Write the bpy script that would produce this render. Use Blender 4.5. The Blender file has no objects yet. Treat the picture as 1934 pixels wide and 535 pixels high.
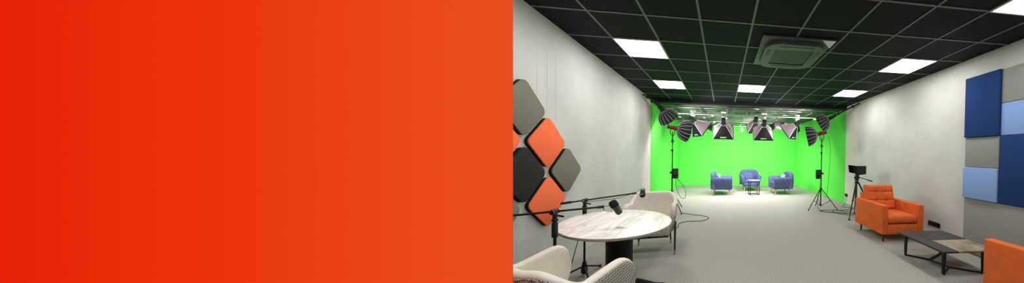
import bpy, bmesh, math, random
from mathutils import Vector, Matrix, Euler
PI = math.pi
R = math.radians
SC = bpy.context.scene
COL = SC.collection
random.seed(7)

# ------------------------------------------------------------------ helpers
def lin(c):
    return tuple((v / 12.92 if v <= .04045 else ((v + .055) / 1.055) ** 2.4) for v in c)
def rgb(r, g, b):
    return lin((r / 255, g / 255, b / 255)) + (1,)

class MB:
    """collects shapes into one mesh"""
    def __init__(s):
        s.bm = bmesh.new()
    def _paint(s, geom, mi):
        for f in geom:
            f.material_index = mi
    def box(s, c, sz, bev=0, seg=2, rot=None, mi=0, taper=None):
        ret = bmesh.ops.create_cube(s.bm, size=1)
        vs = ret['verts']
        for v in vs:
            v.co = Vector((v.co.x * sz[0], v.co.y * sz[1], v.co.z * sz[2]))
            if taper and v.co.z < 0:
                v.co.x *= taper; v.co.y *= taper
        fs = list({f for v in vs for f in v.link_faces})
        if bev:
            es = list({e for f in fs for e in f.edges})
            r2 = bmesh.ops.bevel(s.bm, geom=es, offset=bev, segments=seg, profile=.5, affect='EDGES', clamp_overlap=True)
            vs = list({v for f in r2['faces'] for v in f.verts} | {v for v in vs if v.is_valid})
            fs = list({f for v in vs for f in v.link_faces})
            vs = list({v for f in fs for v in f.verts})
        m = Matrix.Translation(Vector(c))
        if rot is not None:
            m = m @ (rot if isinstance(rot, Matrix) else Euler(rot).to_matrix().to_4x4())
        bmesh.ops.transform(s.bm, matrix=m, verts=vs)
        s._paint(fs, mi)
        return s
    def tube(s, pts, r, seg=10, mi=0, closed=False, flat=None):
        pts = [Vector(p) for p in pts]
        n = len(pts)
        rs = r if isinstance(r, (list, tuple)) else [r] * n
        up = None
        rings = []
        for i, p in enumerate(pts):
            if closed:
                t = pts[(i + 1) % n] - pts[i - 1]
            else:
                t = (pts[min(i + 1, n - 1)] - pts[max(i - 1, 0)])
            t.normalize()
            if up is None:
                a = Vector((0, 0, 1)) if abs(t.z) < .9 else Vector((1, 0, 0))
                up = (a - t * a.dot(t)).normalized()
            else:
                up = (up - t * up.dot(t))
                if up.length < 1e-6:
                    up = t.orthogonal()
                up.normalize()
            b = t.cross(up)
            ring = []
            for k in range(seg):
                an = 2 * PI * k / seg
                fx = flat if flat else 1
                ring.append(s.bm.verts.new(p + (up * math.cos(an) * fx + b * math.sin(an)) * rs[i]))
            rings.append(ring)
        fs = []
        for i in range(n if closed else n - 1):
            a, b = rings[i], rings[(i + 1) % n]
            for k in range(seg):
                fs.append(s.bm.faces.new((a[k], a[(k + 1) % seg], b[(k + 1) % seg], b[k])))
        if not closed:
            fs.append(s.bm.faces.new(rings[0][::-1]))
            fs.append(s.bm.faces.new(rings[-1]))
        s._paint(fs, mi)
        return s
    def cyl(s, p0, p1, r0, r1=None, seg=16, mi=0):
        return s.tube([p0, p1], [r0, r0 if r1 is None else r1], seg, mi)
    def lathe(s, prof, seg=32, c=(0, 0, 0), m=None, mi=0, sx=1, sy=1, rotz=0):
        c = Vector(c)
        rings = []
        for r, z in prof:
            ring = []
            for k in range(seg):
                a = 2 * PI * k / seg
                x, y = r * math.cos(a) * sx, r * math.sin(a) * sy
                x, y = x * math.cos(rotz) - y * math.sin(rotz), x * math.sin(rotz) + y * math.cos(rotz)
                p = Vector((x, y, z))
                if m:
                    p = m @ p
                ring.append(s.bm.verts.new(p + c))
            rings.append(ring)
        fs = []
        for a, b in zip(rings, rings[1:]):
            for k in range(seg):
                fs.append(s.bm.faces.new((a[k], a[(k + 1) % seg], b[(k + 1) % seg], b[k])))
        if prof[0][0] > 1e-5:
            fs.append(s.bm.faces.new(rings[0][::-1]))
        if prof[-1][0] > 1e-5:
            fs.append(s.bm.faces.new(rings[-1]))
        s._paint(fs, mi)
        return s
    def grid(s, f, nu, nv, cu=False, mi=0, flip=False):
        g = [[s.bm.verts.new(f(i / (nu if cu else nu - 1), j / (nv - 1))) for j in range(nv)] for i in range(nu)]
        fs = []
        for i in range(nu if cu else nu - 1):
            for j in range(nv - 1):
                q = (g[i][j], g[(i + 1) % nu][j], g[(i + 1) % nu][j + 1], g[i][j + 1])
                fs.append(s.bm.faces.new(q[::-1] if flip else q))
        s._paint(fs, mi)
        return s
    def prism(s, poly, z0, z1, mi=0, m=None, bev=0):
        a = [s.bm.verts.new((x, y, z0)) for x, y in poly]
        b = [s.bm.verts.new((x, y, z1)) for x, y in poly]
        n = len(poly)
        fs = [s.bm.faces.new(a[::-1]), s.bm.faces.new(b)]
        for k in range(n):
            fs.append(s.bm.faces.new((a[k], a[(k + 1) % n], b[(k + 1) % n], b[k])))
        vs = a + b
        if bev:
            es = list(fs[1].edges)
            r2 = bmesh.ops.bevel(s.bm, geom=es, offset=bev, segments=3, profile=.5, affect='EDGES')
            vs = list({v for v in vs if v.is_valid} | {v for f in r2['faces'] for v in f.verts})
            fs = list({f for v in vs for f in v.link_faces})
        if m is not None:
            bmesh.ops.transform(s.bm, matrix=m, verts=vs)
        s._paint(fs, mi)
        return s
    def cushion(s, c, sz, e=.35, nu=40, nv=20, m=None, dent=None, mi=0):
        """superellipsoid pad; dent(x, y) -> height factor for its two broad faces (broad faces are +-z)"""
        def sp(v, p):
            return math.copysign(abs(v) ** p, v)
        M = Matrix.Translation(Vector(c))
        if m is not None:
            M = M @ m
        def f(u, v):
            a, b = u * 2 * PI, (v - .5) * PI * .9999
            x = sp(math.cos(b), e) * sp(math.cos(a), e)
            y = sp(math.cos(b), e) * sp(math.sin(a), e)
            z = sp(math.sin(b), .8)
            p = Vector((x * sz[0] / 2, y * sz[1] / 2, z * sz[2] / 2))
            if dent:
                p.z *= dent(p.x, p.y)
            return M @ p
        s.grid(f, nu, nv, True, mi)
        return s
    def pad(s, c, sz, n=24, m=None, f=None, rad=.03, mi=0):
        """a padded slab: rounded border and a height field f(x,y) on its +z face"""
        M = Matrix.Translation(Vector(c))
        if m is not None:
            M = M @ m
        w, d, h = sz
        def prof(t):
            return 1 - (1 - min(1, t)) ** 2
        def top(u, v):
            x, y = (u - .5) * w, (v - .5) * d
            e = min(w / 2 - abs(x), d / 2 - abs(y))
            z = h / 2 * (math.sqrt(max(0, prof(e / rad))))
            if f:
                z += f(x, y) * min(1, e / rad)
            return M @ Vector((x, y, z))
        def bot(u, v):
            x, y = (u - .5) * w, (v - .5) * d
            e = min(w / 2 - abs(x), d / 2 - abs(y))
            return M @ Vector((x, y, -h / 2 * math.sqrt(max(0, prof(e / rad)))))
        s.grid(top, n, n, mi=mi)
        s.grid(bot, n, n, mi=mi, flip=True)
        bmesh.ops.remove_doubles(s.bm, verts=s.bm.verts[:], dist=1e-5)
        return s
    def build(s, name, mats, parent=None, smooth=True, angle=40, weld=False):
        if weld:
            bmesh.ops.remove_doubles(s.bm, verts=s.bm.verts[:], dist=1e-5)
        bmesh.ops.recalc_face_normals(s.bm, faces=s.bm.faces[:])
        me = bpy.data.meshes.new(name)
        s.bm.to_mesh(me)
        s.bm.free()
        for m in (mats if isinstance(mats, (list, tuple)) else [mats]):
            me.materials.append(m)
        if smooth:
            for p in me.polygons:
                p.use_smooth = True
            me.set_sharp_from_angle(angle=R(angle))
        o = bpy.data.objects.new(name, me)
        COL.objects.link(o)
        if parent:
            o.parent = parent
        return o

def tag(o, label=None, cat=None, group=None, kind=None):
    if label: o['label'] = label
    if cat: o['category'] = cat
    if group: o['group'] = group
    if kind: o['kind'] = kind
    return o
def thing(name, label, cat, loc=(0, 0, 0), rz=0, group=None, rx=0):
    o = bpy.data.objects.new(name, None)
    COL.objects.link(o)
    o.empty_display_size = .1
    o.location = loc
    o.rotation_euler = (rx, 0, rz)
    return tag(o, label, cat, group)
def struct(name, mb, mat, smooth=False, label=None):
    o = mb.build(name, mat, smooth=smooth)
    return tag(o, label, None, None, 'structure')
def dup(root, loc, rz=0, label=None, group=None, rx=None):
    def cp(o, parent):
        c = o.copy()
        COL.objects.link(c)
        if parent:
            c.parent = parent
        for ch in list(o.children):
            cp(ch, c)
        return c
    r = cp(root, None)
    r.location = loc
    r.rotation_euler = (root.rotation_euler.x if rx is None else rx, 0, rz)
    if label: r['label'] = label
    if group: r['group'] = group
    return r
def text_mesh(name, body, size, mat, parent, m, depth=.001):
    cu = bpy.data.curves.new(name, 'FONT')
    cu.body = body; cu.size = size; cu.extrude = depth
    cu.align_x = 'CENTER'; cu.align_y = 'CENTER'
    t = bpy.data.objects.new(name + '_tmp', cu)
    COL.objects.link(t)
    dg = bpy.context.evaluated_depsgraph_get()
    me = bpy.data.meshes.new_from_object(t.evaluated_get(dg))
    bpy.data.objects.remove(t)
    me.transform(m)
    me.materials.clear(); me.materials.append(mat)
    o = bpy.data.objects.new(name, me)
    COL.objects.link(o)
    o.parent = parent
    return o
def bez(pts, n=8):
    """smooth curve through points (Catmull-Rom)"""
    P = [Vector(p) for p in pts]
    P = [P[0] * 2 - P[1]] + P + [P[-1] * 2 - P[-2]]
    out = []
    for i in range(1, len(P) - 2):
        a, b, c, d = P[i - 1:i + 3]
        for k in range(n):
            t = k / n
            out.append(.5 * ((2 * b) + (c - a) * t + (2 * a - 5 * b + 4 * c - d) * t * t + (3 * b - a - 3 * c + d) * t ** 3))
    out.append(P[-2])
    return out

# ------------------------------------------------------------------ materials
def mat(name, col, rough=.6, metal=0, spec=.5, var=0, vscale=6, bump=0, bscale=80, col2=None, sheen=0, detail=4, coat=0):
    m = bpy.data.materials.new(name)
    m.use_nodes = True
    nt = m.node_tree
    b = nt.nodes['Principled BSDF']
    b.inputs['Roughness'].default_value = rough
    b.inputs['Metallic'].default_value = metal
    b.inputs['Specular IOR Level'].default_value = spec
    if sheen:
        b.inputs['Sheen Weight'].default_value = sheen
        b.inputs['Sheen Tint'].default_value = col2 or col
        b.inputs['Sheen Roughness'].default_value = .4
    if coat:
        b.inputs['Coat Weight'].default_value = coat
        b.inputs['Coat Roughness'].default_value = .15
    tc = nt.nodes.new('ShaderNodeTexCoord')
    if var or col2:
        n = nt.nodes.new('ShaderNodeTexNoise')
        n.inputs['Scale'].default_value = vscale
        n.inputs['Detail'].default_value = detail
        nt.links.new(tc.outputs['Object'], n.inputs['Vector'])
        rp = nt.nodes.new('ShaderNodeValToRGB')
        c2 = col2 or tuple(min(1, v * (1 + var)) for v in col[:3]) + (1,)
        c1 = col if col2 else tuple(v * (1 - var) for v in col[:3]) + (1,)
        rp.color_ramp.elements[0].color = c1
        rp.color_ramp.elements[1].color = c2
        rp.color_ramp.elements[0].position = .3
        rp.color_ramp.elements[1].position = .7
        nt.links.new(n.outputs['Fac'], rp.inputs['Fac'])
        nt.links.new(rp.outputs['Color'], b.inputs['Base Color'])
    else:
        b.inputs['Base Color'].default_value = col
    if bump:
        n2 = nt.nodes.new('ShaderNodeTexNoise')
        n2.inputs['Scale'].default_value = bscale
        n2.inputs['Detail'].default_value = 3
        nt.links.new(tc.outputs['Object'], n2.inputs['Vector'])
        bp = nt.nodes.new('ShaderNodeBump')
        bp.inputs['Strength'].default_value = bump
        bp.inputs['Distance'].default_value = .01
        nt.links.new(n2.outputs['Fac'], bp.inputs['Height'])
        nt.links.new(bp.outputs['Normal'], b.inputs['Normal'])
    return m
def emit(name, col, strength):
    m = bpy.data.materials.new(name)
    m.use_nodes = True
    nt = m.node_tree
    nt.nodes.clear()
    e = nt.nodes.new('ShaderNodeEmission')
    e.inputs['Color'].default_value = col
    e.inputs['Strength'].default_value = strength
    o = nt.nodes.new('ShaderNodeOutputMaterial')
    nt.links.new(e.outputs[0], o.inputs[0])
    return m

LED = 21.5
SOFT = 55.0
M = {}
M['black_metal'] = mat('black_metal', rgb(12, 12, 13), .5, spec=.35)
M['black_plastic'] = mat('black_plastic', rgb(14, 14, 15), .5, spec=.4)
M['pedestal'] = mat('pedestal_black', rgb(9, 9, 10), .6, spec=.25)
M['foam'] = mat('foam', rgb(16, 16, 16), .95, bump=.4, bscale=300)
M['chrome'] = mat('chrome', rgb(200, 200, 200), .22, 1)
M['steel'] = mat('steel', rgb(165, 165, 168), .35, 1)
M['rail_metal'] = mat('rail_metal', rgb(150, 146, 147), .42, .6)
M['white_plastic'] = mat('white_plastic', rgb(225, 225, 222), .5)
M['led'] = emit('led_panel', (1, .985, .96, 1), LED)
M['softlight'] = emit('soft_diffuser', (1, .97, .94, 1), SOFT)
M['domelight'] = emit('dome_diffuser', (1, .97, .94, 1), 95)
M['bulb'] = emit('bulb_glow', (1, .9, .75, 1), 12)
M['softbox_black'] = mat('softbox_black', rgb(15, 15, 16), .6, spec=.3, bump=.1, bscale=40)
M['softbox_grey'] = mat('softbox_grey', rgb(92, 83, 87), .5, bump=.15, bscale=20)
M['seam'] = mat('seam_white', rgb(190, 190, 192), .6)
M['logo'] = mat('logo_white', rgb(235, 235, 235), .6)
M['red_metal'] = mat('red_metal', rgb(124, 38, 28), .4, .3)
M['grid'] = mat('ceiling_grid', rgb(92, 100, 98), .5)
M['screen_edge'] = mat('screen_edge', rgb(200, 120, 60), .5)
M['dark_wall'] = mat('dark_wall', rgb(70, 70, 70), .9, var=.08, vscale=2)
M['green'] = mat('green_screen', (.115, .68, .085, 1), .9, spec=.1, var=.03, vscale=1.2)
M['beam'] = mat('beam_black', rgb(24, 25, 26), .5)

def wall_material():
    m = mat('concrete_wall', rgb(186, 185, 182), .75, col2=rgb(203, 202, 199), vscale=1.3, bump=.05, bscale=12, detail=8)
    nt = m.node_tree
    b = nt.nodes['Principled BSDF']
    src = b.inputs['Base Color'].links[0].from_socket
    tc = nt.nodes['Texture Coordinate']
    # trowelled streaks, stretched along the height
    mp = nt.nodes.new('ShaderNodeMapping'); mp.inputs['Scale'].default_value = (2.2, 2.2, .5)
    n = nt.nodes.new('ShaderNodeTexNoise'); n.inputs['Scale'].default_value = 2.2; n.inputs['Detail'].default_value = 6
    rp = nt.nodes.new('ShaderNodeValToRGB')
    rp.color_ramp.elements[0].position = .35; rp.color_ramp.elements[0].color = (.96, .96, .96, 1)
    rp.color_ramp.elements[1].position = .65; rp.color_ramp.elements[1].color = (1, 1, 1, 1)
    mx = nt.nodes.new('ShaderNodeMix'); mx.data_type = 'RGBA'; mx.blend_type = 'MULTIPLY'; mx.inputs[0].default_value = 1
    L = nt.links.new
    L(tc.outputs['Object'], mp.inputs['Vector']); L(mp.outputs[0], n.inputs['Vector']); L(n.outputs['Fac'], rp.inputs['Fac'])
    L(src, mx.inputs[6]); L(rp.outputs['Color'], mx.inputs[7])
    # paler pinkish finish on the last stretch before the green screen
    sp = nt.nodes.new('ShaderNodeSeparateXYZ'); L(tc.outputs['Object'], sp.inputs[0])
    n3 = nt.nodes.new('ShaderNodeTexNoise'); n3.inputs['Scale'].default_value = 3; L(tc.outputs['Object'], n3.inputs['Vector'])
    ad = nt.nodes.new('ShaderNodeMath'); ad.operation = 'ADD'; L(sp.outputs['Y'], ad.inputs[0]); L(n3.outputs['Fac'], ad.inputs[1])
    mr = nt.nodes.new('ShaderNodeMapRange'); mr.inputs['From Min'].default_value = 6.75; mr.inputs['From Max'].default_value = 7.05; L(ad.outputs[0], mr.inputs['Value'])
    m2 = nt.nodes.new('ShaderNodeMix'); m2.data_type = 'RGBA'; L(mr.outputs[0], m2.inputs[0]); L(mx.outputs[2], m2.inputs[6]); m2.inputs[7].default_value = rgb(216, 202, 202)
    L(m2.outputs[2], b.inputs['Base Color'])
    return m
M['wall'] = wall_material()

def carpet_material():
    m = mat('carpet', rgb(139, 137, 131), .95, spec=.1, col2=rgb(173, 170, 163), vscale=70, bump=.3, bscale=320, detail=6)
    return m
M['carpet'] = carpet_material()
M['tile'] = mat('ceiling_tile', (.0068, .0084, .0106, 1), .62, spec=.09, var=.15, vscale=.8)

def deck_material():
    m = mat('metal_deck', rgb(84, 81, 82), .35, .75, col2=rgb(135, 131, 132), vscale=3)
    return m
M['deck'] = deck_material()

def gradient_material():  # flat glow put into the colour of the added panel
    m = bpy.data.materials.new('screen_gradient')
    m.use_nodes = True
    nt = m.node_tree
    nt.nodes.clear()
    tc = nt.nodes.new('ShaderNodeTexCoord')
    sp = nt.nodes.new('ShaderNodeSeparateXYZ')
    rp = nt.nodes.new('ShaderNodeValToRGB')
    e = nt.nodes.new('ShaderNodeEmission')
    o = nt.nodes.new('ShaderNodeOutputMaterial')
    stops = [(0, (231, 32, 4)), (.12, (232, 37, 8)), (.3, (234, 46, 13)), (.5, (235, 55, 18)), (.75, (235, 68, 26)), (1, (234, 80, 33))]
    cr = rp.color_ramp
    cr.elements[0].position = 0; cr.elements[0].color = rgb(*stops[0][1])
    cr.elements[1].position = 1; cr.elements[1].color = rgb(*stops[-1][1])
    for p, c in stops[1:-1]:
        el = cr.elements.new(p); el.color = rgb(*c)
    L = nt.links.new
    L(tc.outputs['Generated'], sp.inputs[0]); L(sp.outputs['X'], rp.inputs['Fac']); L(rp.outputs['Color'], e.inputs['Color']); L(e.outputs[0], o.inputs[0])
    return m
M['gradient'] = gradient_material()

def weave_material():
    """small black and white houndstooth weave"""
    m = mat('houndstooth', rgb(120, 118, 112), .9, spec=.2)
    nt = m.node_tree
    b = nt.nodes['Principled BSDF']
    tc = nt.nodes['Texture Coordinate']
    mp = nt.nodes.new('ShaderNodeMapping'); mp.inputs['Rotation'].default_value = (.3, .25, .5)
    ck = nt.nodes.new('ShaderNodeTexChecker'); ck.inputs['Scale'].default_value = 145
    ck.inputs['Color1'].default_value = rgb(210, 206, 196); ck.inputs['Color2'].default_value = rgb(54, 51, 49)
    L = nt.links.new
    L(tc.outputs['Object'], mp.inputs['Vector']); L(mp.outputs[0], ck.inputs['Vector']); L(ck.outputs['Color'], b.inputs['Base Color'])
    return m
M['weave'] = weave_material()
M['cream'] = mat('cream_fabric', rgb(214, 208, 197), .85, spec=.2, var=.04, vscale=14, bump=.12, bscale=250)

def marble_material():
    m = mat('white_marble', rgb(232, 229, 222), .36, spec=.45)
    nt = m.node_tree
    b = nt.nodes['Principled BSDF']
    tc = nt.nodes['Texture Coordinate']
    mp = nt.nodes.new('ShaderNodeMapping'); mp.inputs['Rotation'].default_value = (0, 0, R(-52)); mp.inputs['Scale'].default_value = (1.5, .35, 1)
    n = nt.nodes.new('ShaderNodeTexNoise'); n.inputs['Scale'].default_value = 5; n.inputs['Detail'].default_value = 8; n.inputs['Distortion'].default_value = .8
    sb = nt.nodes.new('ShaderNodeMath'); sb.operation = 'SUBTRACT'; sb.inputs[1].default_value = .5
    ab = nt.nodes.new('ShaderNodeMath'); ab.operation = 'ABSOLUTE'
    rp = nt.nodes.new('ShaderNodeValToRGB')
    rp.color_ramp.elements[0].position = 0; rp.color_ramp.elements[0].color = rgb(216, 212, 203)
    el = rp.color_ramp.elements.new(.03); el.color = rgb(236, 233, 225)
    rp.color_ramp.elements[2].position = .11; rp.color_ramp.elements[2].color = rgb(251, 248, 240)
    L = nt.links.new
    L(tc.outputs['Object'], mp.inputs['Vector']); L(mp.outputs[0], n.inputs['Vector']); L(n.outputs['Fac'], sb.inputs[0]); L(sb.outputs[0], ab.inputs[0])
    L(ab.outputs[0], rp.inputs['Fac']); L(rp.outputs['Color'], b.inputs['Base Color'])
    return m
M['marble'] = marble_material()
M['marble_edge'] = mat('marble_edge', rgb(150, 146, 136), .4)
M['brown_marble'] = mat('brown_marble', rgb(112, 100, 80), .3, col2=rgb(172, 160, 134), vscale=7, detail=9)
M['dark_top'] = mat('dark_table_top', rgb(44, 44, 46), .42, var=.1, vscale=12)
M['orange'] = mat('orange_velvet', rgb(210, 99, 45), .8, spec=.2, var=.1, vscale=9, sheen=.6, bump=.08, bscale=60)
M['blue'] = mat('blue_velvet', rgb(66, 76, 110), .8, spec=.2, var=.22, vscale=10, sheen=.2, bump=.1, bscale=30)
M['blue_light'] = mat('blue_cushion', rgb(68, 77, 110), .85, spec=.15, var=.12, vscale=9)
M['white_fabric'] = mat('white_fabric', rgb(124, 132, 156), .85, spec=.2)
M['wood_light'] = mat('light_wood', rgb(190, 140, 92), .5, var=.12, vscale=20)
M['wood_dark'] = mat('dark_wood', rgb(48, 36, 28), .5, var=.12, vscale=20)
M['panel_grey'] = mat('felt_grey', rgb(119, 116, 103), .95, spec=.1, bump=.15, bscale=220)
M['panel_coral'] = mat('felt_coral', rgb(240, 112, 74), .95, spec=.1, bump=.15, bscale=220)
M['panel_black'] = mat('felt_black', rgb(46, 46, 46), .95, spec=.1, bump=.15, bscale=220)
M['felt_side'] = mat('felt_side', rgb(40, 38, 36), .95, spec=.1)
M['navy'] = mat('navy_fabric', rgb(31, 58, 108), .9, spec=.15, bump=.1, bscale=300)
M['sky_blue'] = mat('light_blue_fabric', rgb(130, 160, 212), .9, spec=.15, bump=.1, bscale=300)
M['grey_fabric'] = mat('grey_fabric', rgb(138, 139, 136), .9, spec=.15, bump=.1, bscale=300)
M['ac_plate'] = mat('ac_plate', rgb(74, 82, 78), .5)
M['ac_body'] = mat('ac_body', rgb(72, 82, 74), .45)
M['ac_grille'] = mat('ac_grille', rgb(26, 30, 34), .5)
M['cable'] = mat('cable_black', rgb(28, 28, 28), .6)
M['screen_dark'] = mat('screen_dark', rgb(12, 12, 14), .15)

# ------------------------------------------------------------------ room shell
XL, XR, YG, YB, ZC = -2.03, 3.77, 7.0, 11.2, 2.98     # side walls, end of grey walls, green back wall, ceiling
XF, YF = -3.7, -3.2                                    # wider front bay around the camera
YJ = 1.72                                              # where the bay ends and the long side wall begins
b = MB(); b.box(((XF + XR) / 2 + .1, 4, -.05), (XR - XF + 1.2, 15, .1)); struct('floor', b, M['carpet'])
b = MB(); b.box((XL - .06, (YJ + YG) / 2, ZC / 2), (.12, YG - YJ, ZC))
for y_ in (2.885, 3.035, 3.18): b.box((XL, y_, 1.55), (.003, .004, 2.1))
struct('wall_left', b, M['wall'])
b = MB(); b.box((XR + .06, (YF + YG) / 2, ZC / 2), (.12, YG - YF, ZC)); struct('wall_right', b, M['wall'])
b = MB(); b.box(((XF + XL) / 2 - .12, YJ + .06, ZC / 2), (XL - XF - .0, .12, ZC)); struct('wall_bay', b, M['dark_wall'])
b = MB(); b.box((XF - .06, (YF + YJ) / 2, ZC / 2), (.12, YJ - YF, ZC)); struct('wall_bay_side', b, M['dark_wall'])
b = MB(); b.box(((XF + XR) / 2, YF - .06, ZC / 2), (XR - XF + .24, .12, ZC)); struct('wall_front', b, M['dark_wall'])
# green screen walls: left, back and slightly inward-turned right
def wall_between(name, p, q, z1, m, th=.1):
    p, q = Vector(p), Vector(q)
    d = (q - p).normalized(); nrm = Vector((d.y, -d.x))
    pts = [p, q, q + nrm * th, p + nrm * th]
    bb = MB(); bb.prism([(v.x, v.y) for v in pts], 0, z1)
    return struct(name, bb, m)
ZD = 2.9
XBL, XBR = -1.95, 3.44
wall_between('wall_green_left', (XBL, YB), (XL, YG + .001), ZD, M['green'])
wall_between('wall_green_back', (XBR, YB), (XBL, YB), ZD, M['green']).location = (0, 0, 0)
wall_between('wall_green_right', (XR, YG + .001), (XBR, YB), ZD, M['green'])
# fix: walls grow outwards
# dark tiled ceiling with its light grid
b = MB(); b.box(((XF + XR) / 2, (YF + YG) / 2, ZC + .05), (XR - XF + .24, YG - YF + .1, .1))
ceil = struct('ceiling', b, M['tile'])
b = MB()
GX, GY = -1.48, 2.786
k = -4
while GX + .6 * k < XR:
    x = GX + .6 * k
    if x > XF:
        y0 = YF if x < XR else YF
        y1 = YG - .04 if x > XL else YJ
        b.box((x, (y0 + y1) / 2, ZC - .002), (.024, y1 - y0, .008))
    k += 1
r = -9
while GY + .6 * r < YG - .1:
    y = GY + .6 * r
    x0 = XF if y < YJ else XL
    b.box(((x0 + XR) / 2, y, ZC - .002), (XR - x0, .024, .0078))
    r += 1
o = b.build('ceiling_grid', M['grid'], ceil, smooth=False)
# beam closing the tiled ceiling, then the open metal deck over the green stage
b = MB(); b.box(((XL + XR) / 2, YG + .03, ZC - .05), (XR - XL, .12, .11), .006); struct('trim_1', b, M['beam'])
b = MB()
b.box(((XL + XR) / 2, (YG + YB) / 2 + .05, ZD + .13), (XR - XL + .4, YB - YG + .1, .06), mi=1)
y_ = YG + .16
while y_ < YB:
    b.box(((XL + XR) / 2, y_, ZD + .05), (XR - XL + .2, .21, .08), .02, 2)
    y_ += .40
tag(b.build('ceiling_stage', [M['deck'], M['beam']]), None, None, None, 'structure')

# camera
p_f, p_yaw, p_pitch, p_roll, p_cx, p_cy = 450.898, .1201, -.0145, .0158, 1419.93, 299.18
fw = Vector((math.sin(p_yaw) * math.cos(p_pitch), math.cos(p_yaw) * math.cos(p_pitch), math.sin(p_pitch)))
rt = Vector((math.cos(p_yaw), -math.sin(p_yaw), 0)); up = rt.cross(fw)
rt2 = rt * math.cos(p_roll) + up * math.sin(p_roll); up2 = -rt * math.sin(p_roll) + up * math.cos(p_roll)
CAM = Vector((0, 0, 1.45))
cd = bpy.data.cameras.new('camera')
co = bpy.data.objects.new('camera', cd)
COL.objects.link(co)
rotm = Matrix((rt2, up2, -fw)).transposed()
co.matrix_world = Matrix.Translation(CAM) @ rotm.to_4x4()
cd.sensor_fit = 'HORIZONTAL'; cd.sensor_width = 36
cd.lens = p_f * 36 / 1934
cd.shift_x = (967 - p_cx) / 1934
cd.shift_y = (p_cy - 267.5) / 1934
cd.clip_start = .05
SC.camera = co

# ------------------------------------------------------------------ big glowing panel, added to give off a plain gradient
DS = 1.05
xr_, xl_ = (966.8 - p_cx) / p_f * DS, -3.36
zt_, zb_ = 1.02, -.95
sc = thing('display_screen', 'large flat display screen showing a plain red to orange gradient, beside the podcast table', 'screen')
sw, sh = xr_ - xl_, zt_ - zb_
sc.matrix_world = Matrix.Translation(CAM + fw * DS + rt2 * (xr_ + xl_) / 2 + up2 * (zt_ + zb_) / 2) @ rotm.to_4x4()
# local: x right, y up, z towards the viewer
b = MB(); b.box((0, 0, 0), (sw, sh, .004)); b.build('screen_face', M['gradient'], sc, smooth=False)
b = MB(); b.box((0, 0, -.003), (sw + .0022, sh + .004, .002)); b.build('bezel', M['screen_edge'], sc, smooth=False)
b = MB(); b.box((-.08, 0, -.031), (sw - .34, sh - .16, .054), .01); b.build('casing', M['black_plastic'], sc)
for s in (-1, 1):
    b = MB(); b.box((s * .75 - .1, -.62, -.05), (.08, .74 + .06, .03), .005)
    b.box((s * .75 - .1, -.985, 0), (.1, .03, .34), .005)
    b.build('stand_foot', M['black_metal'], sc)

# ------------------------------------------------------------------ ceiling lights
def ceiling_light(label, x, y):
    t = thing('ceiling_light', label, 'ceiling light', (x, y, ZC), 0, 'square LED ceiling lights')
    b = MB()
    for sx, sy, lx, ly in ((0, .292, .6, .016), (0, -.292, .6, .016), (.292, 0, .016, .568), (-.292, 0, .016, .568)):
        b.box((sx, sy, -.008), (lx, ly, .014))
    b.build('frame', M['white_plastic'], t, smooth=False)
    b = MB(); b.grid(lambda u, v: Vector(((u - .5) * .57, (v - .5) * .57, -.010)), 2, 2)
    d = b.build('diffuser', M['led'], t, smooth=False)
    for p in d.data.polygons:
        if p.normal.z > 0: p.flip()
    return t
cx0, cx3, cx7 = GX + .3, GX + 2.1, GX + 4.5
ry = lambda r: GY + .6 * r + .3
L0 = ceiling_light('square glowing ceiling light above the diamond wall panels and marble table', cx0, ry(1))
dup(L0, (cx0, ry(4), ZC), label='smaller-looking square ceiling light near the stage, in line above the marble table')
dup(L0, (cx3, ry(4), ZC), label='square ceiling light between the air conditioner and the stage beam')
dup(L0, (cx7, ry(1), ZC), label='square ceiling light above the orange armchair that faces the camera')
dup(L0, (cx7, ry(4), ZC), label='square ceiling light above the tripod camera near the stage')
dup(L0, (cx7, ry(-2), ZC), label='square ceiling light cut off by the photo corner, above the blue wall panels')
for x, rr in ((cx0, -2), (cx3, -2), (cx0, -5), (cx3, -5), (cx7, -5)):
    dup(L0, (x, ry(rr), ZC), label='square ceiling light over the bay behind the camera, out of the photo')

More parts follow.
